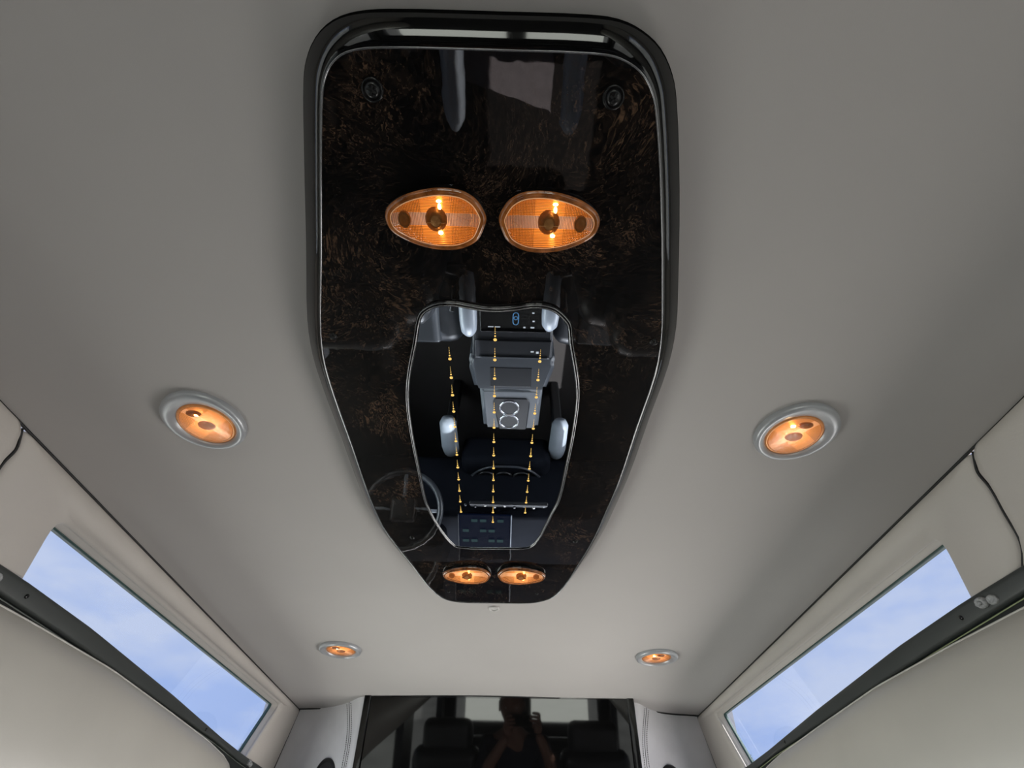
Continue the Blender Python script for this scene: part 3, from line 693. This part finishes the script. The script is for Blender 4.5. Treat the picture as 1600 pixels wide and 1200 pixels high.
def csides(pts, z0, z1, name, m, r=.01): return tsides([(x - .015, y - 1.2) for x, y in pts], z0, z1, name, m, cc, r)
csides([(-.13, .84), (.165, .84), (.175, 1.10), (-.14, 1.10)], .0, .70, 'rear_body', M['condark'])
rbox('climate_screen', (.005, -.292, .705), (.250, .108, .008), M['tvscreen'], cc, r=.003, seg=1)
rbox('slot_bezel', (.005, -.155, .700), (.295, .085, .012), M['condark'], cc, r=.005)
rbox('slot_lip', (.005, -.118, .708), (.27, .006, .004), M['consgrey'], cc, r=.001)
csides([(-.15, 1.10), (.185, 1.10), (.20, 1.16), (.165, 1.31), (-.14, 1.31), (-.165, 1.17)], .0, .66, 'armrest_lid', M['consgrey'], .02)
rbox('recessed_tray', (0, .025, .659), (.175, .105, .006), M['condark'], cc, r=.003)
csides([(-.125, 1.33), (.16, 1.33), (.152, 1.60), (-.11, 1.60)], .0, .615, 'cup_holder_block', M['bolster'] if False else mat('silver_grey_console', (.12, .13, .145), .3, spec=.6), .02)
csides([(-.055, 1.385), (.09, 1.385), (.105, 1.41), (.095, 1.59), (-.035, 1.59), (-.065, 1.41)], .60, .620, 'cup_holder_plate', M['condark'], .004)
for y in (1.445, 1.535):
    c = lathe('cup_holder', [(.047, .0), (.047, .005), (.043, .006), (.039, .004), (.037, -.02), (.034, -.03), (.0001, -.032)], M['chrome'], cc, 36); c.location = (-.004, y - 1.2, .618)
csides([(-.12, 1.61), (.15, 1.61), (.14, 1.9), (-.11, 1.9)], 0, .30, 'tunnel', M['condark'], .02)
# display glyphs on the climate screen (a seat figure, small figures and bars)
tube('seat_glyph', [(.012 + .013 * math.cos(a) * (1 - .22 * math.cos(2 * a) * 1.0), -.299 + .026 * math.sin(a), .7094) for a in [2 * math.pi * q / 32 for q in range(32)]], .0016, M['uiblue'], cc, closed=True, n=6)
tube('seat_glyph', [(.012 + .007 * math.cos(a), -.302 + .007 * math.sin(a), .7094) for a in [2 * math.pi * q / 20 for q in range(20)]], .0013, M['uiblue'], cc, closed=True, n=6)
bm = bmesh.new()
for cx, cy, a, b_ in ((-.08, -.262, .02, .004), (-.055, -.262, .02, .004), (-.075, -.33, .018, .006), (.075, -.325, .008, .006), (.078, -.29, .008, .006), (.075, -.262, .014, .006), (.045, -.262, .008, .006), (.08, -.15, .012, .006), (.10, -.146, .01, .01)):
    p = [(cx - a / 2, cy - b_ / 2), (cx + a / 2, cy - b_ / 2), (cx + a / 2, cy + b_ / 2), (cx - a / 2, cy + b_ / 2)]
    bm.faces.new([bm.verts.new((x, y, .7098)) for x, y in p])
gl_ = bmobj('screen_glyphs', bm, M['uiwhite'], cc, smooth=False); gl_['kind'] = 'stuff'

da = empty('dashboard', (0, 2.1, 0)); tag(da, 'black dashboard with a navy display, seen at the far end of the ceiling mirror', 'dashboard')
def dbx(name, c, size, m, r=.01, rot=None): return rbox(name, (c[0], c[1] - 2.1, c[2]), size, m, da, r=r, rot=rot)
dbx('dash_body', (0, 2.45, .59), (1.72, .80, .40), M['dash'], .06)
dbx('center_stack', (0, 2.06, .44), (.50, .26, .20), M['dash'], .05)
dbx('button_strip', (.02, 1.985, .775), (.40, .10, .02), M['condark'], .006, ('X', -.5))
for i in range(9):
    k = lathe('knob', [(.0001, .010), (.006, .010), (.007, .002)], M['whiteplastic'] if i in (2, 3, 4, 7) else M['consgrey'], da, 12); k.location = (-.20 + .05 * i, -.125 + (i % 2) * .012, .785)
dbx('display', (-.10, 2.17, .86), (.27, .30, .010), M['ui_navy'], .004, ('X', .35))
dbx('display_edge', (.036, 2.17, .864), (.006, .30, .012), M['bolster'], .002, ('X', .35)); dbx('display_edge', (-.238, 2.17, .864), (.004, .30, .012), M['consgrey'], .002, ('X', .35))
dbx('instrument_hood', (-.50, 2.18, .90), (.42, .26, .14), M['dash'], .05)
for i, x in enumerate((-.11, -.01, .09)):
    v = lathe('tray_cup', [(.050, 0), (.050, .008), (.045, .010), (.040, .004), (.036, -.02), (.0001, -.022)], M['black'], da, 28, .95, .8); v.location = (x, -.045, .543)
tube('chrome_arc', [Vector((x, 1.965 + .10 * (abs(x) / .2) ** 3 - 2.1, .548)) for x in [-.2 + .4 * i / 24 for i in range(25)]], .006, M['consgrey'], da)
bm = bmesh.new()
for r_ in range(4):
    for k in range(5):
        cx = -.20 + k * .045; cy = 2.06 + r_ * .06; a = .016
        z = .86 + (cy - 2.17) * math.tan(.35) + .0075
        bm.faces.new([bm.verts.new((cx + dx, cy - 2.1 + dy, z + dy * .36)) for dx, dy in ((-a, -a * .5), (a, -a * .5), (a, a * .5), (-a, a * .5))]) if (r_ * 5 + k) % 3 else None
bi = bmobj('display_icons', bm, mat('dim_teal_icons', (.01, .02, .02), .6, spec=.05, emit=(.2, .5, .5), es=.08), da, smooth=False); bi['kind'] = 'stuff'

sw = empty('steering_wheel', (-.50, 1.93, .86)); tag(sw, 'black steering wheel with pale spokes in front of the driver seat', 'steering wheel')
sw.rotation_euler = (math.radians(62), 0, 0)
tube('wheel_rim', [(.185 * math.cos(a), .185 * math.sin(a), 0) for a in [2 * math.pi * i / 40 for i in range(40)]], .015, M['seat'], sw, closed=True, n=10)
rbox('hub', (0, 0, -.01), (.13, .12, .05), M['black'], sw, r=.02)
for a in (0, math.pi, -math.pi / 2):
    tube('spoke', [(.05 * math.cos(a), .05 * math.sin(a), 0), (.175 * math.cos(a), .175 * math.sin(a), 0)], .009, M['bolster'], sw)
tube('column', [(0, 0, -.02), (0, 0, -.10)], .03, M['black'], sw)

def chair(x, y, lab, name='captain_chair', arm_x=None, arm_tip=.2, arm_z=.8, grp=None, bol=True, sz=1.0):
    root = empty(name, (x, y, 0)); tag(root, lab, 'seat', grp)
    inn = -1 if x > 0 else 1
    rbox('base', (0, -.05, .16), (.34, .40, .32), M['black'], root, r=.03)
    rbox('cushion', (0, .0, .42), (.46, .54, .18), M['seat'], root, r=.07)
    rbox('cushion_insert', (0, .02, .505), (.26, .44, .04), M['seat'], root, r=.018)
    rbox('backrest', (0, -.30, .78), (.46, .16, .68), M['seat'], root, r=.07, rot=('X', .0))
    rbox('backrest_insert', (0, -.215, .76), (.26, .03, .5), M['seat'], root, r=.014)
    rbox('headrest', (0, -.31, 1.17), (.34, .12, .19), M['seat'], root, r=.05)
    for k in (-1, 1): tube('headrest_post', [(.07 * k, -.30, 1.0), (.07 * k, -.30, 1.13)], .007, M['chrome'], root)
    for k in (-1, 1):
        ax = (arm_x - x) if (k == inn and arm_x is not None) else k * .255
        tip = arm_tip if k == inn else .1
        P = [(ax, -.25, arm_z - .01), (ax, -.15, arm_z), (ax, tip - .06, arm_z), (ax, tip - .02, arm_z - .003), (ax, tip - .004, arm_z - .012), (ax, tip, arm_z - .022)]
        if k == inn: tube('arm_bracket', [(k * .15, -.27, arm_z - .02), (ax, -.25, arm_z - .012)], .02, M['black'], root)
        tube('armrest', P, [.022, .030, .030, .027, .018, .006], M['seatgrey'], root, n=14)
    if bol:
        tube('seat_belt_stalk', [(inn * .21, -.1, .42), (inn * .19, .05, .56)], .010, M['black'], root)
        k = lathe('recliner_knob', [(.0001, .018), (.030, .018), (.040, .010), (.042, 0)], M['gloss'], root, 28); k.location = (inn * .235, -.12, .40); k.rotation_euler = (0, inn * math.pi / 2.6, 0)
    return root
chair(-.42, .92, 'black leather driver seat, seen in the mirror left of the centre console', 'front_seat', -.135, -.02, .82)
chair(.42, .92, 'black leather passenger seat, seen in the mirror right of the centre console', 'front_seat', .142, -.05, .82)
chair(-.49, -.10, 'black captain chair with grey armrest left of the camera', 'captain_chair', -.155, .385, .72, bol=False)
chair(.49, -.10, 'black captain chair with grey armrest right of the camera', 'captain_chair', .157, .385, .72, bol=False)
# made-up pale rolls either side of the tunnel, painting sunlight on dark leather
for s, x in ((-1, -.315), (1, .285)):
    rt_ = empty('sunlit_roll', (x, 1.86, .0)); tag(rt_, 'pale grey roll painted as sunlit leather %s of the centre tunnel, under the dashboard' % ('left' if s < 0 else 'right'), 'bolster')
    tube('cushion', [(0, -.15, .43), (0, -.12, .44), (0, .05, .44), (0, .12, .42), (0, .14, .40)], [.03, .045, .048, .045, .02], M['bolster'], rt_, n=16)
    rbox('foot', (0, 0, .2), (.05, .10, .4), M['black'], rt_, r=.01)
fm = mesh('sun_patch', *loops_mesh([[Vector((x, y, z)) for x, y in ((-.27, -.05), (.14, -.05), (.15, .36), (-.25, .25))] for z in (.0, .012)], True, True), M['mat'], smooth=False)  # pale slab added in the outline of a sunlit patch of floor
tag(fm, 'pinkish grey slab painted as a sunlit patch of aisle floor, reflected at the top of the console', 'mat')
rb = empty('rear_bench', (0, -.95, 0)); tag(rb, 'black rear bench seat behind the captain chairs', 'bench')
rbox('base', (0, 0, .16), (1.2, .45, .32), M['black'], rb, r=.03); rbox('cushion', (0, 0, .42), (1.3, .55, .18), M['seat'], rb, r=.07); rbox('backrest', (0, -.3, .72), (1.3, .15, .5), M['seat'], rb, r=.06)

# photographer (seen only as a dim reflection in the television)
def skin(name, joints, edges, m, parent, root_i=0, lv=2):
    me = bpy.data.meshes.new(name); me.from_pydata([j[:3] for j in joints], edges, []); me.materials.append(m)
    o = bpy.data.objects.new(name, me); link(o, parent)
    sk = o.modifiers.new('skin', 'SKIN'); me.skin_vertices[0].data[root_i].use_root = True
    for i, j in enumerate(joints): me.skin_vertices[0].data[i].radius = (j[3], j[4] if len(j) > 4 else j[3])
    if root_i != 0: me.skin_vertices[0].data[0].use_root = False
    sk.use_smooth_shade = True; ss = o.modifiers.new('sub', 'SUBSURF'); ss.levels = lv; ss.render_levels = lv
    return o
pe = empty('person', (-.015, -.60, 0)); tag(pe, 'person in a navy shirt holding up a phone, mirrored dimly in the television', 'person')
def P(x, y, z): return (x + .05, y + .60, z)
hx, hy, hz = -.080, -.17, 1.385
J = [(*P(-.05, -.62, .62), .14, .11), (*P(-.06, -.52, .82), .13, .10), (*P(-.07, -.40, 1.02), .15, .10), (*P(-.08, -.31, 1.16), .12, .085), (*P(-.083, -.25, 1.24), .055, .055), (*P(-.084, -.215, 1.30), .05, .05),
     (*P(-.225, -.31, 1.14), .056), (*P(-.255, -.22, .94), .042), (*P(-.22, -.06, 1.10), .038), (*P(-.10, -.03, 1.26), .026),
     (*P(.09, -.31, 1.14), .056), (*P(.17, -.23, .94), .042), (*P(.16, -.12, 1.12), .038), (*P(.085, -.055, 1.27), .026),
     (*P(-.15, -.60, .58), .09), (*P(-.15, -.22, .56), .065), (*P(-.14, -.20, .30), .05), (*P(-.14, -.22, .08), .038),
     (*P(.05, -.60, .58), .09), (*P(.05, -.22, .56), .065), (*P(.05, -.20, .30), .05), (*P(.05, -.22, .08), .038)]
E_ = [(0, 1), (1, 2), (2, 3), (3, 4), (4, 5), (3, 6), (6, 7), (7, 8), (8, 9), (3, 10), (10, 11), (11, 12), (12, 13), (0, 14), (14, 15), (15, 16), (16, 17), (0, 18), (18, 19), (19, 20), (20, 21)]
bd = skin('body', J, E_, M['skin'], pe)
def offs(ids, g): return [(*J[i][:3], *[r + g for r in J[i][3:]]) for i in ids]
skin('shirt', offs([0, 1, 2, 3, 6, 7, 10, 11], .034), [(0, 1), (1, 2), (2, 3), (3, 4), (4, 5), (3, 6), (6, 7)], M['shirt'], pe)
skin('trousers', offs([0, 14, 15, 16, 17, 18, 19, 20, 21], .02), [(0, 1), (1, 2), (2, 3), (3, 4), (0, 5), (5, 6), (6, 7), (7, 8)], M['trousers'], pe)
for s in (-1, 1):
    c = Vector(P(-.045 + s * .10, -.17, .05)); rbox('shoe', c, (.09, .26, .09), M['black'], pe, r=.035)
bm = bmesh.new(); bmesh.ops.create_icosphere(bm, subdivisions=4, radius=1)
H0 = Vector(P(hx, hy, hz))
for v in bm.verts:
    x, y, z = v.co; x *= .076; yy = y * .095; zz = z * .115
    if z < 0: x *= 1 - .28 * (-z) ** 1.5; yy *= 1 - .12 * (-z)
    nose = math.exp(-((x / .012) ** 2 + ((zz + .012) / .022) ** 2)) * .024 if y > 0 else 0
    brow = math.exp(-((zz - .022) / .010) ** 2) * .004 if y > .5 else 0
    eye = -math.exp(-(((abs(x) - .031) / .013) ** 2 + ((zz - .006) / .010) ** 2)) * .009 if y > 0 else 0
    lip = math.exp(-((x / .022) ** 2 + ((zz + .052) / .007) ** 2)) * .005 if y > 0 else 0
    v.co = Vector((x, yy + nose + brow + eye + lip, zz)) + H0
hd = bmobj('head', bm, M['skin'], pe)
for s in (-1, 1):
    rbox('ear', H0 + Vector((s * .078, -.005, 0)), (.014, .034, .058), M['skin'], hd, r=.006)
    e = lathe('eye', [(.0001, .010), (.006, .008), (.010, .002)], M['whiteplastic'], hd, 14); e.location = H0 + Vector((s * .031, .074, .006)); e.rotation_euler = (-math.pi / 2, 0, 0)
bm = bmesh.new(); bmesh.ops.create_icosphere(bm, subdivisions=4, radius=1)
for v in list(bm.verts):
    if v.co.y > .35 and v.co.z < .48 or v.co.z < -.35: bm.verts.remove(v)
for v in bm.verts: v.co = Vector((v.co.x * .083, v.co.y * .102 - .003, v.co.z * .122 + .004)) + H0
bmobj('hair', bm, M['hair'], pe)
# hands gripping the phone from both sides
def hand(wr, s):
    root_p = Vector(wr); js = [(*root_p, .022, .018)]; es = []
    palm = root_p + Vector((-s * .0, .015, .045)); js.append((*palm, .036, .016)); es.append((0, 1))
    for k in range(4):
        b = palm + Vector((s * (.012 - .0), .004, -.012 + .019 * k + .012)); ln = (.026, .030, .028, .022)[k]
        d1 = Vector((-s * .6, .5, .2)).normalized() * ln; d2 = Vector((-s * 1, .05, .1)).normalized() * ln * .8; d3 = Vector((-s * .9, -.35, 0)).normalized() * ln * .6
        i0 = len(js); js += [(*b, .010), (*(b + d1), .009), (*(b + d1 + d2), .0085), (*(b + d1 + d2 + d3), .007)]
        es += [(1, i0), (i0, i0 + 1), (i0 + 1, i0 + 2), (i0 + 2, i0 + 3)]
    b = palm + Vector((-s * .012, -.012, -.02)); i0 = len(js)
    js += [(*b, .012), (*(b + Vector((-s * .022, -.008, .018))), .010), (*(b + Vector((-s * .034, -.006, .036))), .008)]
    es += [(1, i0), (i0, i0 + 1), (i0 + 1, i0 + 2)]
    return skin('hand', js, es, M['skin'], pe)
hand(P(-.10, -.03, 1.26), -1); hand(P(.085, -.055, 1.27), 1)
ph = empty('phone', (.012, -.02, 1.345)); tag(ph, 'black phone held up in front of the face of the photographer, mirrored in the television', 'phone')
ph.rotation_euler = (math.radians(48), 0, 0)
rbox('phone_body', (0, -.006, -.0), (.15, .010, .072), M['gloss'], ph, r=.004)
rbox('camera_bar', (.0, .0, .012), (.03, .004, .02), M['black'], ph, r=.0015)
